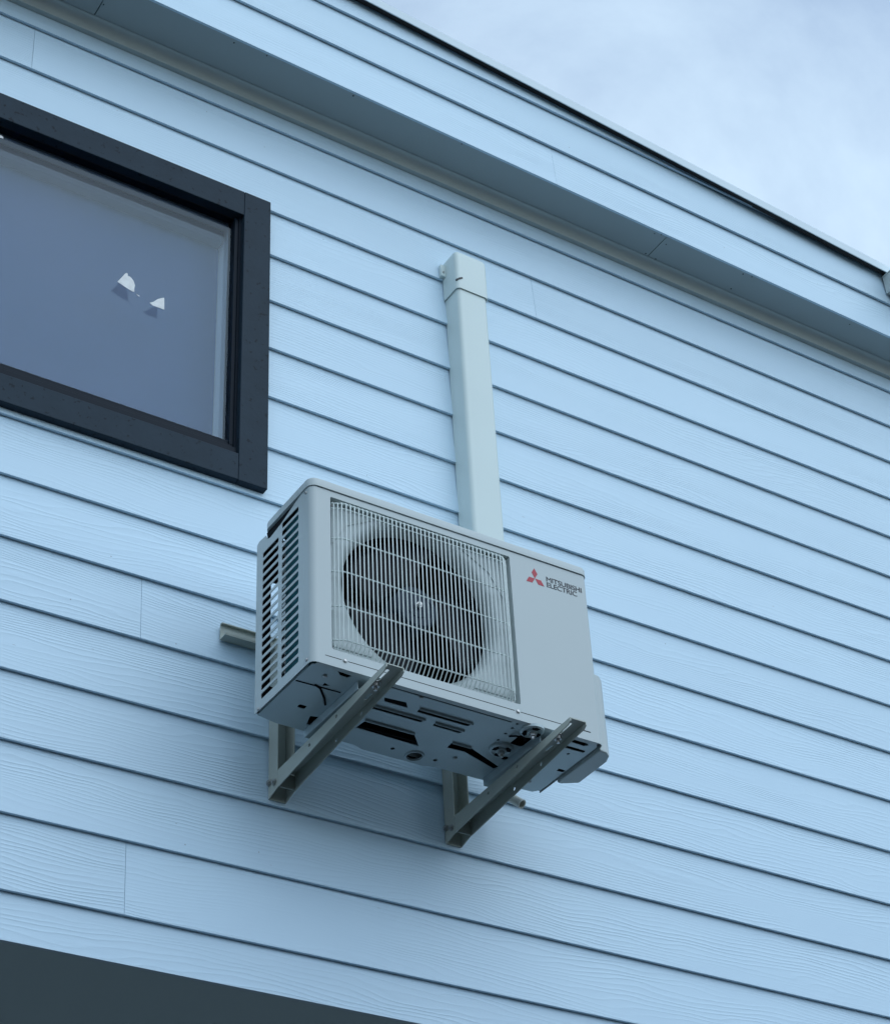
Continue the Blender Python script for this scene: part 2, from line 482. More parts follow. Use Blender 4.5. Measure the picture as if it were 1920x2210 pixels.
for x, y in ((1.7195, -0.157), (1.8273, -0.163), (2.1317, -0.157), (2.5301, -0.157), (2.9576, -0.158), (3.335, -0.150), (3.312, -0.142), (3.711, -0.058), (3.736, -0.1415),
             (3.70, -0.137), (4.2025, -0.1245), (1.3262, -0.0916), (3.344, -0.05), (3.39, -0.045), (3.378, -0.12)):
    rr = random.uniform(0.0022, 0.0036)
    nh.lathe([(0.0, 0.0), (rr, 0.0), (rr, 0.0009), (0, 0.0012)], (x, y, ZSOF), (0, 0, -1), 10)
tag(nh.build('nail_heads', M['ink'], house), kind='stuff')
sco = [(0.010, 6.2065), (-0.013, 6.2065), (-0.0135, 6.211)]
for k in range(9):
    t = R(90 * k / 8); sco.append((-0.042 + 0.028 * math.cos(t), 6.213 + 0.029 * math.sin(t)))
sco += [(-0.044, ZSOF - 0.0008), (0.010, ZSOF - 0.0008)]
for a, b in ((XL, 0.9), (0.9012, 4.9), (4.9012, XR)):
    MB().prism(sco, (b - a, 0, 0), lambda y, z, a=a: (a, y, z)).build('scotia_moulding', M['scotia'], house)

zc = lambda x: 6.7035 - (x - 2.2166) * 0.0519        # top edge of the sloping cap's front band
FB = [(ZSOF - 0.006, 6.418, [2.891], XR), (6.418, 6.600, [0.7, 5.0], XR), (6.600, 6.80, [0.2], 3.90)]
for zb, zn, jt, xe in FB:
    xs = [XL] + jt + [xe]
    for a, b in zip(xs, xs[1:]):
        a += GAP * 0.8; b -= GAP * 0.8
        zt = zn + 0.022
        q = MB()
        n = max(1, int((b - a) / 0.25))
        rows = []
        for k in range(n + 1):
            x = a + (b - a) * k / n
            ztx = max(zb + 0.004, min(zt, zc(x) - 0.009))
            o = STEP * (ztx - zb) / 0.174
            rows.append([q.bm.verts.new((x, fy(x) + dy, z)) for z, dy in ((zb, 0.0), (ztx, o), (ztx, o + TH), (zb, TH))])
        q.bm.faces.new(rows[0]); q.bm.faces.new(rows[-1][::-1])
        for u_, v_ in zip(rows, rows[1:]):
            for k in range(4): q.bm.faces.new((u_[k], v_[k], v_[(k + 1) % 4], u_[(k + 1) % 4]))
        q.build('fascia_board', M['siding'], house)
q = MB(); skew_box(q, XL, XR, 0.023, 0.06, ZSOF + 0.052, ZSOF + 0.052, zc(XL) - 0.012, zc(XR) - 0.012); q.build('parapet_core', M['core'], house)
# sloping metal cap: front band, underside and top
cap = MB()
for a, b in ((XL, 0.6), (0.602, XR)):
    skew_box(cap, a, b, -0.026, -0.0225, zc(a) - 0.036, zc(b) - 0.036, zc(a), zc(b))
    skew_box(cap, a, b, -0.0225, 0.20, zc(a) - 0.006, zc(b) - 0.006, zc(a) - 0.0005, zc(b) - 0.0005)
cap.build('roof_cap', M['cap'], house)
pk = MB()
skew_box(pk, XL, XR, -0.0222, 0.003, zc(XL) - 0.022, zc(XR) - 0.022, zc(XL) - 0.0065, zc(XR) - 0.0065)
pk.build('cap_packer', M['core'], house)
# boxed return at the right end of the fascia
gx = 4.405
gb = MB()
gb.box(gx, gx + 0.28, fy(gx) - 0.16, fy(gx) - 0.002, 6.462, 6.468)
gb.box(gx, gx + 0.006, fy(gx) - 0.16, fy(gx) - 0.002, 6.4685, 6.543)
gb.box(gx + 0.0065, gx + 0.28, fy(gx) - 0.16, fy(gx) - 0.154, 6.4685, 6.55)
gb.box(gx - 0.002, gx + 0.282, fy(gx) - 0.163, fy(gx) - 0.002, 6.5435, 6.549)
gb.build('gutter_box', M['scotia'], house, bevel=0.001)

# ------------------------------------------------------------------ window (a part of the house)
wx0, wx1, wz0, wz1 = 0.52, 1.9215, 4.729, 5.793
win = MB()
win.box(0.62, 1.834, -0.010, 0.03, 4.817, 4.842)          # outer aluminium frame
win.box(0.62, 1.834, 0.008, 0.034, 5.7065, 5.722)
win.box(1.8285, 1.8365, -0.004, 0.045, 4.8425, 5.7060)
win.box(0.62, 0.650, -0.004, 0.045, 4.8425, 5.7060)
window = win.build('window', M['alu'], house, bevel=0.0012)
for nm, x0, x1, z0, z1 in (('r', 1.8355, wx1, wz0, wz1), ('l', wx0, 0.618, wz0, wz1), ('t', 0.6185, 1.835, 5.697, wz1 - 0.001), ('b', 0.6185, 1.835, wz0 + 0.001, 4.8165)):
    MB().box(x0, x1, -0.022, 0.0075, z0, z1).build('window_trim', M['trim'], window, bevel=0.0022)
sash = MB()
for x0, x1, z0, z1, y0, y1 in ((0.651, 1.828, 4.843, 4.856, 0.000, 0.040), (0.651, 1.828, 5.704, 5.7062, 0.009, 0.040),
                               (1.8165, 1.828, 4.8565, 5.7035, 0.000, 0.040), (0.651, 0.672, 4.8565, 5.7035, 0.000, 0.040),
                               (0.673, 1.8160, 4.857, 4.872, 0.006, 0.0125), (0.673, 1.8160, 4.857, 4.872, 0.039, 0.045)):
    sash.box(x0, x1, y0, y1, z0, z1)
sash.build('sash', M['alu'], window, bevel=0.001)
gk = MB()
gk.box(0.673, 1.8160, 0.0085, 0.0130, 5.6995, 5.7035)
gk.build('gasket', M['gasket'], window)
MB().box(0.672, 1.8162, 0.0135, 0.0175, 4.857, 5.7035).build('glass_pane', M['glass'], window)
MB().box(0.672, 1.8162, 0.0335, 0.0375, 4.857, 5.7035).build('glass_pane', M['glass'], window)
rv = MB()
rv.box(1.820, 1.858, 0.050, 0.15, 4.82, 5.725); rv.box(0.61, 0.645, 0.050, 0.15, 4.82, 5.725)
rv.box(0.645, 1.820, 0.050, 0.15, 5.707, 5.728); rv.box(0.645, 1.820, 0.050, 0.15, 4.82, 4.850)
rv.build('window_reveal', M['reveal'], window)
bd = MB()
for k in range(60):
    xa, xb = 0.647 + k * 1.172 / 60, 0.647 + (k + 1) * 1.172 / 60
    bd.quad((xa, 0.108 + 0.0012 * math.sin(k * 0.9), 4.852), (xb, 0.108 + 0.0012 * math.sin((k + 1) * 0.9), 4.852), (xb, 0.108 + 0.0012 * math.sin((k + 1) * 0.9), 5.706), (xa, 0.108 + 0.0012 * math.sin(k * 0.9), 5.706))
bmesh.ops.remove_doubles(bd.bm, verts=bd.bm.verts, dist=1e-5)
bd.build('blind', M['blind'], window)
MB().box(0.647, 1.818, 0.072, 0.104, 5.655, 5.705).build('head_shade_box', M['head_shade'], window, bevel=0.004)  # added box, coloured dark to stand in for the dim band under the head

# ------------------------------------------------------------------ pipe cover (line duct)
pc = empty('pipe_cover', 'tall cream plastic pipe cover running up the wall behind the air conditioner', 'pipe cover', (2.596, 0, 5.1))
def duct_profile(hw, d, r, n=6):
    p = [(-hw, 0.004)]
    for k in range(n + 1):
        t = R(180 + 90 * k / n); p.append((-hw + r + r * math.cos(t), -d + r + r * math.sin(t)))
    for k in range(n + 1):
        t = R(270 + 90 * k / n); p.append((hw - r + r * math.cos(t), -d + r + r * math.sin(t)))
    p.append((hw, 0.004)); return p
MB().prism(duct_profile(0.0535, 0.067, 0.013), (0, 0, 1.06), lambda x, y: (x, y, -0.45)).build('duct_body', M['duct'], pc)
capm = MB()
lo, mid, hi = [], [], []
pr = duct_profile(0.0585, 0.0715, 0.014)
levels = [(0.601, 1.0), (0.735, 1.0), (0.748, 0.985), (0.755, 0.94)]
rings = []
for z, s in levels:
    rings.append([capm.bm.verts.new((x * s, y * s if y < 0 else y, z)) for x, y in pr])
for a, b in zip(rings, rings[1:]):
    for k in range(len(pr)):
        capm.bm.faces.new((a[k], a[(k + 1) % len(pr)], b[(k + 1) % len(pr)], b[k]))
capm.bm.faces.new(rings[-1])
inner = [capm.bm.verts.new((x * 0.945, y * 0.955 if y < 0 else y, 0.601)) for x, y in pr]
for k in range(len(pr)):
    capm.bm.faces.new((rings[0][k], inner[k], inner[(k + 1) % len(pr)], rings[0][(k + 1) % len(pr)]))
capm.box(-0.074, -0.0587, -0.012, -0.0005, 0.69, 0.735)
capm.build('end_cap', M['duct'], pc)
MB().lathe([(0, 0.003), (0.0035, 0.003), (0.0045, 0)], (-0.066, -0.012, 0.705), (0, -1, 0), 10).build('screw', M['steel'], pc)
sl = MB()
for k in range(6):
    t = k / 5.0
    sl.box(-0.0575 + t * 0.016, -0.0535 + t * 0.016, -0.0724 - 0.0006 + (0 if t > .3 else 0.004 * (1 - t)), -0.060, 0.630 + t * 0.012, 0.637 + t * 0.010)
sl.build('snap_slot', M['ink'], pc)

# ------------------------------------------------------------------ mounting rail and wall brackets
rail = MB()
rx0, rx1 = 1.8045, 2.62
rail.box(rx0, rx1, -0.0035, -0.0008, 4.2345, 4.2815)
rail.box(rx0, rx1, -0.031, -0.0037, 4.2345, 4.2375)
rail.box(rx0, rx1, -0.031, -0.028, 4.2378, 4.246)
rail.box(rx0, rx1, -0.012, -0.0037, 4.2785, 4.2815)
rail = rail.build('mounting_rail', M['bracket'], None, bevel=0.0006)
tag(rail, 'beige steel rail on the wall, its end sticking out left of the air conditioner', 'rail')

def make_bracket(x0, label):
    """inverted-channel arm carried by a U-channel post; local origin at the post foot on the wall"""
    o = empty('wall_bracket', label, 'bracket', (x0, 0, 3.829), 'brackets under the air conditioner')
    W = 0.047
    p = MB()
    # post: web on the wall, two flanges; the foot of the flanges is cut at a slant
    p.box(0.0026, W - 0.0026, -0.004, -0.0012, 0.0, 0.43)
    for a in (0.0, W - 0.0025):
        p.prism([(-0.0012, 0.0), (-0.046, 0.012), (-0.046, 0.43), (-0.0012, 0.43)], (0.0025, 0, 0), lambda y, z, a=a: (a, y, z))
    p.build('post', M['bracket'], o, bevel=0.0005)
    # arm
    y0, y1 = -0.047, -0.546
    zt0, zt1 = 0.0575, 0.0800
    f0, f1 = 0.046, 0.0095
    web = plate_mesh(rrect(0.0002, W - 0.0002, -y0, -y1, 0.001, 1),
                     [rrect(0.011, 0.021, 0.475, 0.528, 0.0045, 4), rrect(0.027, 0.036, 0.40, 0.43, 0.004, 4), circle(0.023, 0.25, 0.005, 12)], 0.0025)
    th = math.atan2(zt1 - zt0, y0 - y1)
    am = MB()
    am.add_mesh(web, Matrix(((1, 0, 0, 0.0), (0, -1, 0, 0), (0, (zt1 - zt0) / (y0 - y1), 1, zt0 - 0.0025 - 0.047 * (zt1 - zt0) / (y0 - y1)), (0, 0, 0, 1))))
    side = [(-y0, -f0), (-y0, -0.0028), (-y1, -0.0028), (-y1, -f1), (-y1 - 0.01, -f1 - 0.006)]
    zl = lambda yy: zt0 + (yy + y0) * (zt1 - zt0) / (y0 - y1)
    for a, hs in ((0.0, [(0.20, 0.017), (0.325, 0.012)]), (W - 0.0025, [(0.245, 0.018), (0.36, 0.012)])):
        outer = [(yy, zl(yy) + dz) for yy, dz in side]
        fl = plate_mesh(outer, [circle(yy, zl(yy) - dz, 0.0048, 12) for yy, dz in hs], 0.0025)
        am.add_mesh(fl, frame_mat((0, -1, 0), (0, 0, 1), (1, 0, 0), (a, 0, 0)))
    am.build('arm', M['bracket'], o)
    # seat plate closing the channel at the post
    MB().box(0.0028, W - 0.0028, -0.0505, -0.0480, 0.0125, 0.050).build('end_plate', M['bracket'], o)
    for y, z in ((-0.0095, 0.040), (-0.034, 0.030)):
        MB().lathe([(0, 0.0085), (0.0042, 0.0085), (0.0042, 0.006), (0.0078, 0.006), (0.0080, 0.0015), (0.0092, 0.0015), (0.0092, 0)], (0.0, y, z), (-1, 0, 0), 6).build('bolt', M['steel'], o)
    # bolt and nut holding the unit's foot, below the web
    zz = zl(0.475) - 0.003
    b = MB()
    b.lathe([(0.0, 0.001), (0.013, 0.0), (0.013, 0.002), (0.0095, 0.0022), (0.0095, 0.011), (0.0045, 0.0115), (0.0045, 0.02), (0, 0.02)], (0.0175, -0.470, zz), (0, 0, -1), 6)
    b.build('foot_bolt', M['steel'], o)
    return o
make_bracket(1.9435, 'beige steel bracket under the louvred end of the air conditioner, nearest the window')
make_bracket(2.4403, 'beige steel bracket under the logo end of the air conditioner, its post in deep shade')

# ------------------------------------------------------------------ air conditioner, local frame: u right, v into the wall, w up
ac = empty('air_conditioner', 'ivory outdoor air conditioner unit with wire fan grille hung on the weatherboard wall', 'air conditioner', (1.8105, -0.4478, 3.931))
UW, UD, UH = 0.803, 0.2675, 0.489
FRONT = frame_mat((1, 0, 0), (0, 0, 1), (0, 1, 0))     # plate XY -> u,w ; thickness -> +v
SIDE = frame_mat((0, 1, 0), (0, 0, 1), (1, 0, 0))      # plate XY -> v,w ; thickness -> +u
# front panel with the sunk grille bay
r0u, r1u, r0w, r1w = 0.053, 0.5645, 0.0445, 0.472
fp = MB()
RC = 0.016
fp.add_mesh(plate_mesh([(RC, 0.0), (UW - RC, 0.0), (UW - RC, UH), (RC, UH)], [rrect(r0u, r1u, r0w, r1w, 0.004, 3)], 0.0016), FRONT)
for sx in (0, 1):
    n = 8
    arc = []
    for k in range(n + 1):
        t = R(90 * k / n)
        arc.append((RC - RC * math.sin(t), RC - RC * math.cos(t)))
    arc.append((0.0, 0.034))
    arc += [(0.0016, 0.034)] + [(RC - (RC - 0.0016) * math.sin(R(90 * k / n)), RC - (RC - 0.0016) * math.cos(R(90 * k / n))) for k in range(n, -1, -1)]
    if sx: arc = [(UW - a, b) for a, b in arc]
    fp.prism(arc, (0, 0, UH), lambda a, b: (a, b, 0))
fp.box(r0u - 0.0012, r0u, 0.0018, 0.0215, r0w, r1w); fp.box(r1u, r1u + 0.0012, 0.0018, 0.0215, r0w, r1w)
fp.box(r0u, r1u, 0.0018, 0.0215, r1w, r1w + 0.0012); fp.box(r0u, r1u, 0.0018, 0.0215, r0w - 0.0012, r0w)
fp.box(RC, UW - RC, 0.0018, 0.014, 0.0, 0.0015)
fp.build('front_panel', M['ivory'], ac)
# grooves along the bottom of the front panel
gv = MB()
gv.box(0.035, 0.078, -0.0003, 0.0004, 0.0225, 0.0240); gv.box(0.094, 0.545, -0.0003, 0.0004, 0.0225, 0.0240); gv.box(0.562, 0.69, -0.0003, 0.0004, 0.0225, 0.0240)
gv.box(0.735, 0.765, -0.0003, 0.0004, 0.0225, 0.0250)
gv.build('panel_groove', M['dark'], ac)
sm = MB().lathe([(0, 0.0032), (0.0032, 0.003), (0.0052, 0.0015), (0.0055, 0)], (0, 0, 0), (0, -1, 0), 12).mesh('screw')
sm.materials.append(M['steel'])
for u, v, w in ((0.086, -0.0005, 0.023), (0.554, -0.0005, 0.023), (0.064, 0.0195, 0.058), (0.556, 0.0195, 0.058), (0.067, 0.0195, 0.464)):
    link('screw', sm, ac, loc=(u, v, w))
sm2 = MB().lathe([(0, 0.003), (0.003, 0.003), (0.0048, 0.0012), (0.005, 0)], (0, 0, 0), (-1, 0, 0), 12).mesh('screw')
sm2.materials.append(M['steel'])
for v, w in ((0.022, 0.012), (0.25, -0.001 + 0.006), (0.022, 0.478)):
    link('screw', sm2, ac, loc=(-0.0002, v, w))
# bay floor with bell mouth
CU, CW, RB = 0.309, 0.262, 0.203
YF = 0.020
RF = 0.231
sh = MB()
def rect_r(t):
    c_, s_ = math.cos(t), math.sin(t)
    d = 9.0
    if c_ > 1e-6: d = min(d, (r1u - CU) / c_)
    if c_ < -1e-6: d = min(d, (r0u - CU) / c_)
    if s_ > 1e-6: d = min(d, (r1w - CW) / s_)
    if s_ < -1e-6: d = min(d, (r0w - CW) / s_)
    return d
angs = sorted([2 * math.pi * k / 96 for k in range(96)] + [math.atan2(b - CW, a - CU) % (2 * math.pi) for a in (r0u, r1u) for b in (r0w, r1w)])
prof = [(RF - 0.028 * math.sin(R(90 * k / 9)), YF + 0.036 * (1 - math.cos(R(90 * k / 9)))) for k in range(10)]
rows = []
for t in angs:
    d = rect_r(t)
    row = [sh.bm.verts.new((CU + d * math.cos(t), YF, CW + d * math.sin(t)))]
    for r, y in prof:
        r = min(r, d - 1e-4)
        row.append(sh.bm.verts.new((CU + r * math.cos(t), y, CW + r * math.sin(t))))
    rows.append(row)
for a, b in zip(rows, rows[1:] + rows[:1]):
    for k in range(len(a) - 1): sh.bm.faces.new((a[k], b[k], b[k + 1], a[k + 1]))
sh.build('fan_shroud', M['ivory'], ac)
MB().lathe([(0.2032, 0.0565), (0.2036, 0.08), (0.205, 0.125), (0.212, 0.125), (0.212, 0.0565)], (CU, 0, CW), (0, 1, 0), 72).build('shroud_ring', M['fan'], ac)
# pressed corner bosses beside the bell mouth
for cu, cw, pts in ((0, 0, [(r0u + 0.012, r1w - 0.012), (r0u + 0.13, r1w - 0.012), (r0u + 0.055, r1w - 0.055), (r0u + 0.012, r1w - 0.125)]),
                    (0, 0, [(r1u - 0.012, r1w - 0.012), (r1u - 0.13, r1w - 0.012), (r1u - 0.055, r1w - 0.055), (r1u - 0.012, r1w - 0.125)]),
                    (0, 0, [(r0u + 0.012, r0w + 0.022), (r0u + 0.12, r0w + 0.022), (r0u + 0.05, r0w + 0.06), (r0u + 0.012, r0w + 0.12)]),
                    (0, 0, [(r1u - 0.012, r0w + 0.022), (r1u - 0.12, r0w + 0.022), (r1u - 0.05, r0w + 0.06), (r1u - 0.012, r0w + 0.12)])):
    MB().prism(pts, (0, 0.0022, 0), lambda a, b: (a, YF - 0.0023, b)).build('corner_boss', M['ivory'], ac, bevel=0.002)
# fan
hub = MB()
hub.lathe([(0.0, 0.030), (0.007, 0.030), (0.0075, 0.034), (0.030, 0.0345), (0.031, 0.0365), (0.040, 0.0365), (0.041, 0.0345), (0.052, 0.036), (0.0575, 0.042), (0.0585, 0.10), (0.0, 0.10)], (CU, 0, CW), (0, 1, 0), 48)
fan = hub.build('fan', M['hub'], ac)
MB().lathe([(0, 0.020), (0.0045, 0.020), (0.0048, 0.026), (0.008, 0.026), (0.0085, 0.0298), (0, 0.0299)], (CU, 0, CW), (0, 1, 0), 8).build('shaft_nut', M['tube'], fan)
for k in range(3):
    bl = MB()
    a0 = R(100 + 120 * k)
    ring = []
    for i in range(9):
        r = 0.055 + (0.195 - 0.055) * i / 8
        row = []
        for j in range(9):
            sweep = R(-8 - 22 * (i / 8)) ; span = R(78 + 10 * math.sin(i / 8 * 3.1))
            a = a0 + sweep + span * j / 8
            y = 0.046 + 0.052 * j / 8 + 0.006 * math.sin(j / 8 * 3.14)
            row.append(bl.bm.verts.new((CU + r * math.cos(a), y, CW + r * math.sin(a))))
        ring.append(row)
    for i in range(8):
        for j in range(8):
            bl.bm.faces.new((ring[i][j], ring[i + 1][j], ring[i + 1][j + 1], ring[i][j + 1]))
    ob = bl.build('blade', M['fan'], fan)
    sd_ = ob.modifiers.new('thick', 'SOLIDIFY'); sd_.thickness = 0.003
# black plates added behind the fan to block light inside the casing
ch = MB()
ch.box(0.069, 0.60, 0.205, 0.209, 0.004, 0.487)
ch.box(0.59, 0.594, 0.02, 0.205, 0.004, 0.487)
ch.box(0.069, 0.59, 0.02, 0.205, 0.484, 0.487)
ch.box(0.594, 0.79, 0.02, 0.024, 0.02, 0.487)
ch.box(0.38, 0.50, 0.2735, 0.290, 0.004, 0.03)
ch.build('chamber_blocker', M['dark'], ac)
# coil fins behind the right-hand louvres, with bent tubes at its end
fn = MB()
fn.box(0.018, 0.044, 0.042, 0.152, 0.006, 0.482)
for k in range(100):
    w = 0.01 + k * 0.0047
    fn.box(0.0155, 0.018, 0.046, 0.150, w, w + 0.0012)
tag(fn.build('coil_fins', M['fin'], ac), kind='stuff')
tb = MB()
for k in range(18):
    w = 0.022 + k * 0.0253
    for uu in (0.020, 0.036):
        pts = [(uu, 0.152, w), (uu, 0.176, w)] + [(uu, 0.176 + 0.0115 * math.sin(R(a)), w + 0.0115 * (1 - math.cos(R(a)))) for a in (45, 90, 135)] + [(uu, 0.176, w + 0.023), (uu, 0.152, w + 0.023)]
        tb.tube(pts, 0.0042, 6)
tag(tb.build('coil_tubes', M['tube'], ac), kind='stuff')
# side panel with two columns of louvre slots
holes = []
for k in range(19):
    w = 0.028 + k * 0.02335
    holes.append(rrect(0.0590, 0.1405, w, w + 0.0155, 0.004, 2))
    if k < 18: holes.append(rrect(0.1570, 0.2370, w - 0.004, w + 0.0110, 0.004, 2))
sp = MB()
sp.add_mesh(plate_mesh([(0.0345, 0.0), (UD, 0.0), (UD, 0.478), (0.255, 0.4835), (0.2225, 0.480), (0.2165, 0.4655), (0.200, 0.4605), (0.145, 0.4670), (0.095, 0.4790), (0.055, 0.489), (0.0345, 0.489)], holes, 0.0016), SIDE)
sp.build('side_panel', M['ivory'], ac)
# right side, back frame
rs = MB()
YB = 0.2715
rs.box(UW - 0.0016, UW, 0.0345, YB, 0.0, UH)
rs.box(0.064, UW - 0.002, YB - 0.0016, YB, 0.006, UH)
rs.box(0.002, 0.0638, YB - 0.0016, YB, 0.385, 0.44)
rs.box(0.002, 0.0638, YB - 0.0016, YB, 0.006, 0.085)
rs.box(0.002, 0.036, YB - 0.0016, YB, 0.0855, 0.3845)
rs.box(0.012, UW, 0.228, YB, 0.484, 0.4875)
rs.build('rear_panel', M['ivory'], ac)
MB().box(0.0645, 0.068, 0.045, 0.269, 0.006, 0.487).build('side_blocker', M['dark'], ac)  # dark plates added behind the louvres to keep the slots black
MB().box(0.004, 0.0355, 0.2600, 0.2620, 0.006, 0.487).build('back_blocker', M['dark'], ac)
MB().box(0.004, 0.0640, 0.2635, 0.2660, 0.386, 0.487).build('back_blocker', M['dark'], ac)
MB().box(0.004, 0.0640, 0.2635, 0.2660, 0.006, 0.084).build('back_blocker', M['dark'], ac)
# lid with rounded corners and a shallow skirt
lid = MB()
pl = rrect(-0.0035, UW + 0.0035, -0.0035, 0.226, 0.022, 7)
lv = [(0.4905, 1.0), (0.5075, 1.0), (0.5125, 0.9965), (0.515, 0.988)]
rg = []
cu0, cv0 = UW / 2, 0.113
for w, s in lv:
    ins = (1 - s) * 0.4
    rg.append([lid.bm.verts.new((cu0 + (a - cu0) * (1 - ins / cu0), cv0 + (b - cv0) * (1 - ins / cv0), w)) for a, b in pl])
for a, b in zip(rg, rg[1:]):
    for k in range(len(pl)): lid.bm.faces.new((a[k], a[(k + 1) % len(pl)], b[(k + 1) % len(pl)], b[k]))
lid.bm.faces.new(rg[-1])
inn = [lid.bm.verts.new((cu0 + (a - cu0) * 0.992, cv0 + (b - cv0) * 0.98, 0.4905)) for a, b in pl]
for k in range(len(pl)): lid.bm.faces.new((rg[0][k], inn[k], inn[(k + 1) % len(pl)], rg[0][(k + 1) % len(pl)]))
lid.bm.faces.new(inn)
lid.build('lid', M['ivory'], ac)
MB().box(0.006, UW - 0.006, 0.004, 0.222, 0.4885, 0.4906).build('lid_seal', M['dark'], ac)
# black lifting handle hollow at the upper rear corner of the louvred side
hd = MB()
hp = [(0.055, 0.4885), (0.095, 0.4785), (0.145, 0.4665), (0.200, 0.4600), (0.216, 0.4650), (0.2225, 0.4885)]
hd.prism(hp, (0.030, 0, 0), lambda v, w: (0.0022, v, w))
hd.build('handle_hollow', M['dark'], ac, bevel=0.001)
# base pan with pressed openings, hung between panel and back
ph = [[(0.226, 0.063), (0.281, 0.058), (0.298, 0.078), (0.235, 0.078)], rrect(0.224, 0.36, 0.104, 0.119, 0.004, 2),
      [(0.24, 0.176), (0.372, 0.171), (0.413, 0.216), (0.237, 0.211)], rrect(0.324, 0.468, 0.067, 0.083, 0.005, 2),
      rrect(0.390, 0.468, 0.105, 0.119, 0.004, 2), [(0.474, 0.165), (0.525, 0.163), (0.64, 0.211), (0.632, 0.224), (0.526, 0.188), (0.476, 0.190)],
      rrect(0.212, 0.548, 0.006, 0.020, 0.005, 2), [(0.726, 0.012), (0.762, 0.014), (0.772, 0.021), (0.764, 0.030), (0.724, 0.028)],
      rrect(0.724, 0.782, 0.0465, 0.0575, 0.004, 2), rrect(0.774, 0.794, 0.148, 0.160, 0.003, 2),
      rrect(0.070, 0.090, 0.180, 0.194, 0.003, 2), [(0.117, 0.215), (0.143, 0.208), (0.150, 0.250), (0.128, 0.252)],
      [(0.074, 0.014), (0.115, 0.018), (0.108, 0.030), (0.089, 0.028)], [(0.074, 0.072), (0.092, 0.078), (0.076, 0.086)],
      circle(0.427, 0.258, 0.0185, 24), circle(0.364, 0.255, 0.0055, 12), circle(0.484, 0.255, 0.0055, 12),
      rrect(0.598, 0.634, 0.056, 0.104, 0.006, 2), circle(0.6275, 0.168, 0.009, 12)]
for u, v in ((0.563, 0.018), (0.564, 0.040), (0.564, 0.069), (0.565, 0.102), (0.752, 0.078)): ph.append(circle(u, v, 0.0042, 10))
pan = MB()
pan.add_mesh(plate_mesh([(0.010, 0.016), (0.020, 0.0085), (UW - 0.020, 0.0085), (UW - 0.008, 0.018), (UW - 0.006, 0.26), (UW - 0.02, 0.276), (0.62, 0.284), (0.50, 0.284), (0.47, 0.292), (0.30, 0.292), (0.275, 0.282), (0.06, 0.280), (0.008, 0.268)], ph, 0.0016),
             frame_mat((1, 0, 0), (0, 1, 0), (0, 0, 1), (0, 0, 0.001)))
for x0, x1, y0, y1 in ((0.008, 0.0095, 0.03, 0.262), (UW - 0.0085, UW - 0.007, 0.03, 0.262)):
    pan.box(x0, x1, y0, y1, 0.0028, 0.012)
pan.build('base_pan', M['pan'], ac)
# raised lips and shallow pressings on the pan underside
lp = MB()
lp.lathe([(0.0185, 0.0), (0.0200, 0.004), (0.0225, 0.004), (0.0245, 0.0)], (0.427, 0.258, 0.001), (0, 0, -1), 28)
for x0, x1, y0, y1 in ((0.222, 0.362, 0.1005, 0.1035), (0.322, 0.470, 0.0630, 0.0662), (0.388, 0.470, 0.1008, 0.1042), (0.236, 0.373, 0.1660, 0.1698), (0.472, 0.527, 0.1595, 0.1622)):
    MB().box(x0, x1, y0, y1, -0.0045, 0.0009).build('pan_pressing', M['pan'], ac, bevel=0.0015)
lp.build('drain_collar', M['pan'], ac)
cr = MB()
cr.tube([(0.012, 0.093, 0.0005), (0.06, 0.092, 0.0005), (0.126, 0.091, 0.0005)], 0.0016, 6)
cr.tube([(0.058, 0.088, 0.0), (0.075, 0.094, -0.001), (0.105, 0.128, -0.001), (0.122, 0.153, 0.0)], 0.0026, 6)
cr.build('pan_crease', M['dark'], ac)
# blocks above the pan openings so that the machinery space reads dark
MB().box(0.069, UW - 0.02, 0.012, 0.2690, 0.020, 0.022).build('pan_blocker', M['dark'], ac)
# skid feet across the unit (they stand on the bracket arms)
for u in (0.135, 0.635):
    ft = MB()
    ft.box(u, u + 0.040, 0.030, 0.275, -0.0205, -0.0180)
    ft.box(u, u + 0.0022, 0.030, 0.275, -0.0178, 0.0008); ft.box(u + 0.0378, u + 0.040, 0.030, 0.275, -0.0178, 0.0008)
    ft.box(u + 0.006, u + 0.034, -0.034, 0.0295, -0.0205, -0.0180)
    ft.build('foot', M['pan'], ac, bevel=0.0008)
# compressor mounts seen in the pan
for u, v in ((0.609, 0.024), (0.592, 0.132)):
    mt = MB()
    mt.lathe([(0.030, 0.0), (0.029, 0.006), (0.024, 0.0085), (0.021, 0.006), (0.013, 0.005), (0.0125, 0.010), (0.006, 0.0105), (0.0055, 0.016), (0, 0.016)], (u, v, 0.0012), (0, 0, -1), 28)
    mt.build('compressor_mount', M['pan'], ac)
for u, v, a in ((0.609, 0.024, 0.4), (0.592, 0.132, 1.3)):
    for k in range(3):
        t = a + k * 2.094
        MB().prism([(u + 0.0235 * math.cos(t + d) * q, v + 0.0235 * math.sin(t + d) * q) for d, q in ((-0.45, 1.0), (0.0, 1.06), (0.45, 1.0), (0.40, 0.62), (-0.40, 0.62))], (0, 0, -0.0088), lambda p, q: (p, q, 0.0006)).build('mount_slot', M['dark'], ac)
    MB().lathe([(0.0085, 0.0), (0.0085, 0.014), (0.0045, 0.0145), (0.0045, 0.021), (0, 0.021)], (u, v, -0.003), (0, 0, -1), 6).build('mount_bolt', M['steel'], ac)
for u, v in ((0.060, 0.045), (0.30, 0.022), (0.52, 0.222), (0.70, 0.236), (0.745, 0.236)):
    MB().lathe([(0.0055, 0.0), (0.0055, 0.003), (0.003, 0.0045), (0, 0.0045)], (u, v, 0.0009), (0, 0, -1), 10).build('pan_rivet', M['steel'], ac)
wr = MB()
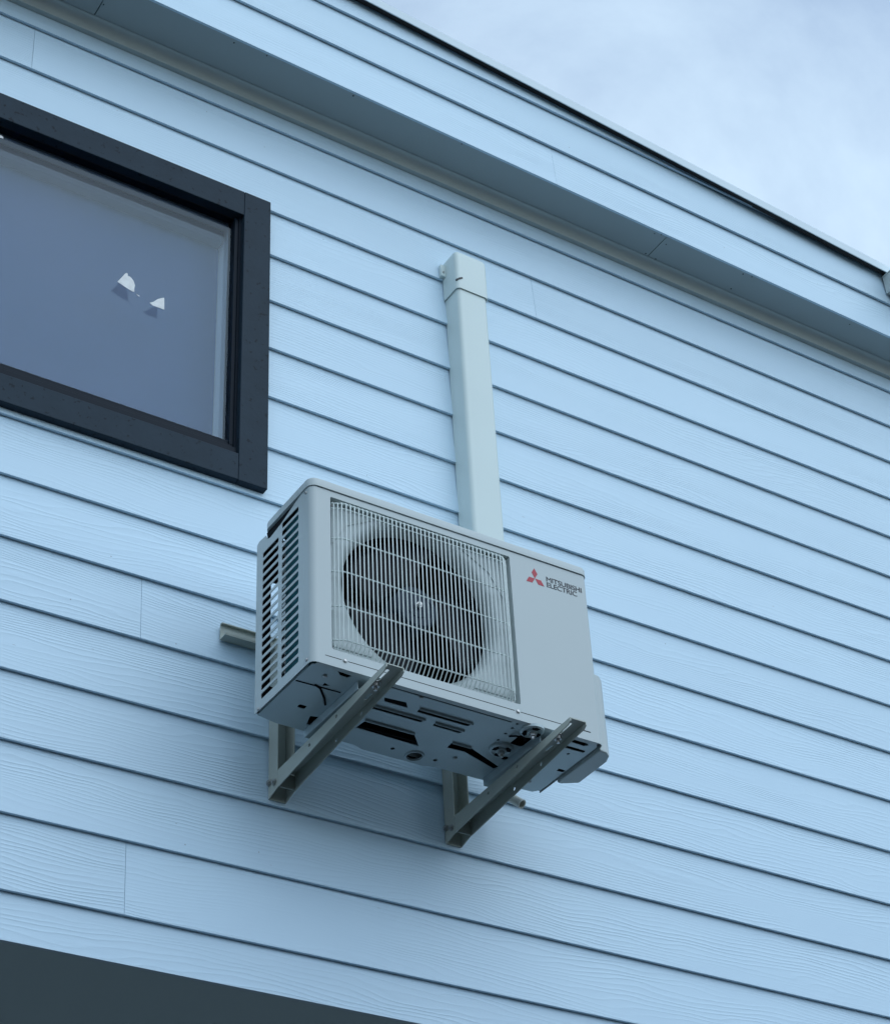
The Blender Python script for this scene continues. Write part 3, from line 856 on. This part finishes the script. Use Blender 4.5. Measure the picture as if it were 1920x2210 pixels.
wr.tube([(0.578, 0.075, 0.0005), (0.585, 0.058, -0.005), (0.600, 0.054, -0.006), (0.616, 0.060, -0.004), (0.622, 0.075, 0.001)], 0.0022, 6)
wr.build('cable', M['dark'], ac)
# valve cover on the far side
vc = MB()
vp = [(UW + 0.0005, 0.018), (0.826, 0.022), (0.842, 0.034), (0.852, 0.058), (0.854, 0.176), (0.816, 0.200), (UW + 0.0005, 0.200)]
vc.prism(vp, (0, 0, 0.22), lambda a, b: (a, b, -0.006))
vc.build('valve_cover', M['ivory'], ac, bevel=0.004)

# wire grille: verticals bent back at both ends, horizontals bent back at the left and right
gr = bpy.data.objects.new('fan_grille', None); COL.objects.link(gr); gr.parent = ac; gr.empty_display_size = 0.05
RW = 0.00165
VF = -0.0065
top_w, bot_w = 0.462, 0.0765
def vert_wire(u, v):
    return MB().tube([(u, 0.0185, 0.0485), (u, 0.008, 0.0585), (u, v + 0.0022, bot_w - 0.003), (u, v, bot_w + 0.003), (u, v, top_w - 0.004), (u, v + 0.002, top_w), (u, 0.012, top_w + 0.0065)], RW, 6)
us = [(0.0655, 0.006), (0.0735, 0.0005), (0.0815, -0.0042)] + [(0.0925 + 0.01155 * k, VF) for k in range(39)] + [(0.5405, -0.0042), (0.5475, 0.0005), (0.5545, 0.006)]
for u, v in us:
    vert_wire(u, v).build('grille_wire', M['wire'], gr)
hb = 0.0019
for w in (0.461, 0.446, 0.359, 0.2645, 0.1685, 0.0765):
    v = VF + 2 * RW
    MB().tube([(0.0565, 0.0205, w - 0.002), (0.0615, 0.008, w), (0.0735, 0.0035, w), (0.083, v + 0.0012, w), (0.094, v, w), (0.53, v, w), (0.541, v + 0.0012, w), (0.5485, 0.0035, w), (0.5565, 0.008, w), (0.5605, 0.0205, w - 0.002)], hb, 6).build('grille_bar', M['wire'], gr)
MB().tube([(0.0615, 0.0183, 0.0490), (0.5585, 0.0183, 0.0490)], 0.0018, 6).build('grille_bar', M['wire'], gr)

# logo
em = MB()
cxu, cxw, a_ = 0.6380, 0.4303, 0.0177
for k in range(3):
    t = R(90 + 120 * k)
    d = Vector((math.cos(t), math.sin(t)))
    l_ = Vector((math.cos(t + R(30)), math.sin(t + R(30)))); r_ = Vector((math.cos(t - R(30)), math.sin(t - R(30))))
    c = Vector((cxu, cxw)) + d * 0.0004
    q = [c, c + r_ * a_, c + (r_ + l_) * a_, c + l_ * a_]
    em.prism([tuple(p) for p in q], (0, 0.0004, 0), lambda a, b: (a, -0.0005, b))
em.build('emblem', M['red'], ac)
def lettering(body, u0, u1, w0, h):
    cu = bpy.data.curves.new('lettering', 'FONT')
    cu.body = body; cu.size = 1.0; cu.extrude = 0.0; cu.resolution_u = 6; cu.space_character = 0.95
    ob = bpy.data.objects.new('lettering', cu)
    COL.objects.link(ob)
    dg = bpy.context.evaluated_depsgraph_get()
    me = bpy.data.meshes.new_from_object(ob.evaluated_get(dg))
    bpy.data.objects.remove(ob)
    xs = [v.co.x for v in me.vertices]; ys = [v.co.y for v in me.vertices]
    x0, x1 = min(xs), max(xs); y0, y1 = min(ys), max(ys)
    lt = MB()
    for du, dw, dv in ((0, 0, 0), (0.00045, 0, 1), (-0.00045, 0, 2), (0.0, 0.0004, 3)):      # layers of print thicken the strokes
        n0 = len(lt.bm.verts)
        lt.bm.from_mesh(me)
        lt.bm.verts.ensure_lookup_table()
        for v in lt.bm.verts[n0:]:
            v.co = Vector((u0 + (v.co.x - x0) / (x1 - x0) * (u1 - u0) + du, -0.0004 - 0.00006 * dv, w0 + (v.co.y - y0) / (y1 - y0) * h + dw))
    me2 = bpy.data.meshes.new('lettering')
    lt.bm.to_mesh(me2); lt.bm.free()
    me2.materials.append(M['ink'])
    return link('lettering', me2, ac)
lettering('MITSUBISHI', 0.6735, 0.7815, 0.4335, 0.0142)
lettering('ELECTRIC', 0.6735, 0.7655, 0.4165, 0.0142)

# ------------------------------------------------------------------ drain pipe stub
dp = MB()
path = [Vector((2.6045, -0.110, 3.929)), Vector((2.5915, -0.082, 3.957)), Vector((2.585, -0.072, 3.985)), Vector((2.584, -0.070, 4.06))]
dp.tube(path, 0.0125, 16, caps=False)
dp.tube(path, 0.0095, 16, caps=False)
d0 = (path[0] - path[1]).normalized()
dp.lathe([(0.0095, 0.0), (0.0125, 0.0)], tuple(path[0]), tuple(d0), 16)
dp = dp.build('drain_pipe', M['pvc'])
tag(dp, 'short pale plastic drain pipe end poking out beneath the right side of the air conditioner', 'pipe')

# ------------------------------------------------------------------ torn label scraps on the glass
def scrap(pts, label, smudge=None):
    m = MB()
    c = Vector((sum(p[0] for p in pts) / len(pts), sum(p[1] for p in pts) / len(pts)))
    m.prism([(a - c.x, b - c.y) for a, b in pts], (0, 0.0006, 0), lambda a, b: (a, -0.0003 - random.uniform(0, 0.0008), b))
    o = m.build('paper_scrap', M['paper'], None, loc=(c.x - 0.0066, 0.0127, c.y - 0.017))
    return tag(o, label, 'paper scrap', 'torn label scraps on the window glass')
Y = 0.0282
scrap([(1.4814, 5.3100), (1.493, 5.332), (1.502, 5.3500), (1.508, 5.3545), (1.5105, 5.349), (1.509, 5.344), (1.516, 5.346), (1.522, 5.341), (1.528, 5.334), (1.533, 5.320), (1.5315, 5.310), (1.532, 5.296), (1.5263, 5.2948), (1.51, 5.2995)],
      'larger torn white paper scrap with a ragged curved edge stuck on the window glass')
scrap([(1.5785, 5.2770), (1.590, 5.2865), (1.601, 5.301), (1.611, 5.309), (1.6200, 5.3145), (1.6215, 5.297), (1.6225, 5.2720), (1.604, 5.2715), (1.588, 5.2715)],
      'smaller triangular torn paper scrap with a grey smudge, right one on the window glass')
scrap([(1.538, 5.291), (1.5485, 5.2885), (1.547, 5.2855), (1.540, 5.2885)], 'tiny sliver of white paper between the two torn scraps on the glass')
scrap([(1.060, 5.671), (1.114, 5.685), (1.1205, 5.680), (1.121, 5.675), (1.06, 5.663)], 'white paper sliver near the top of the window at the photo edge')
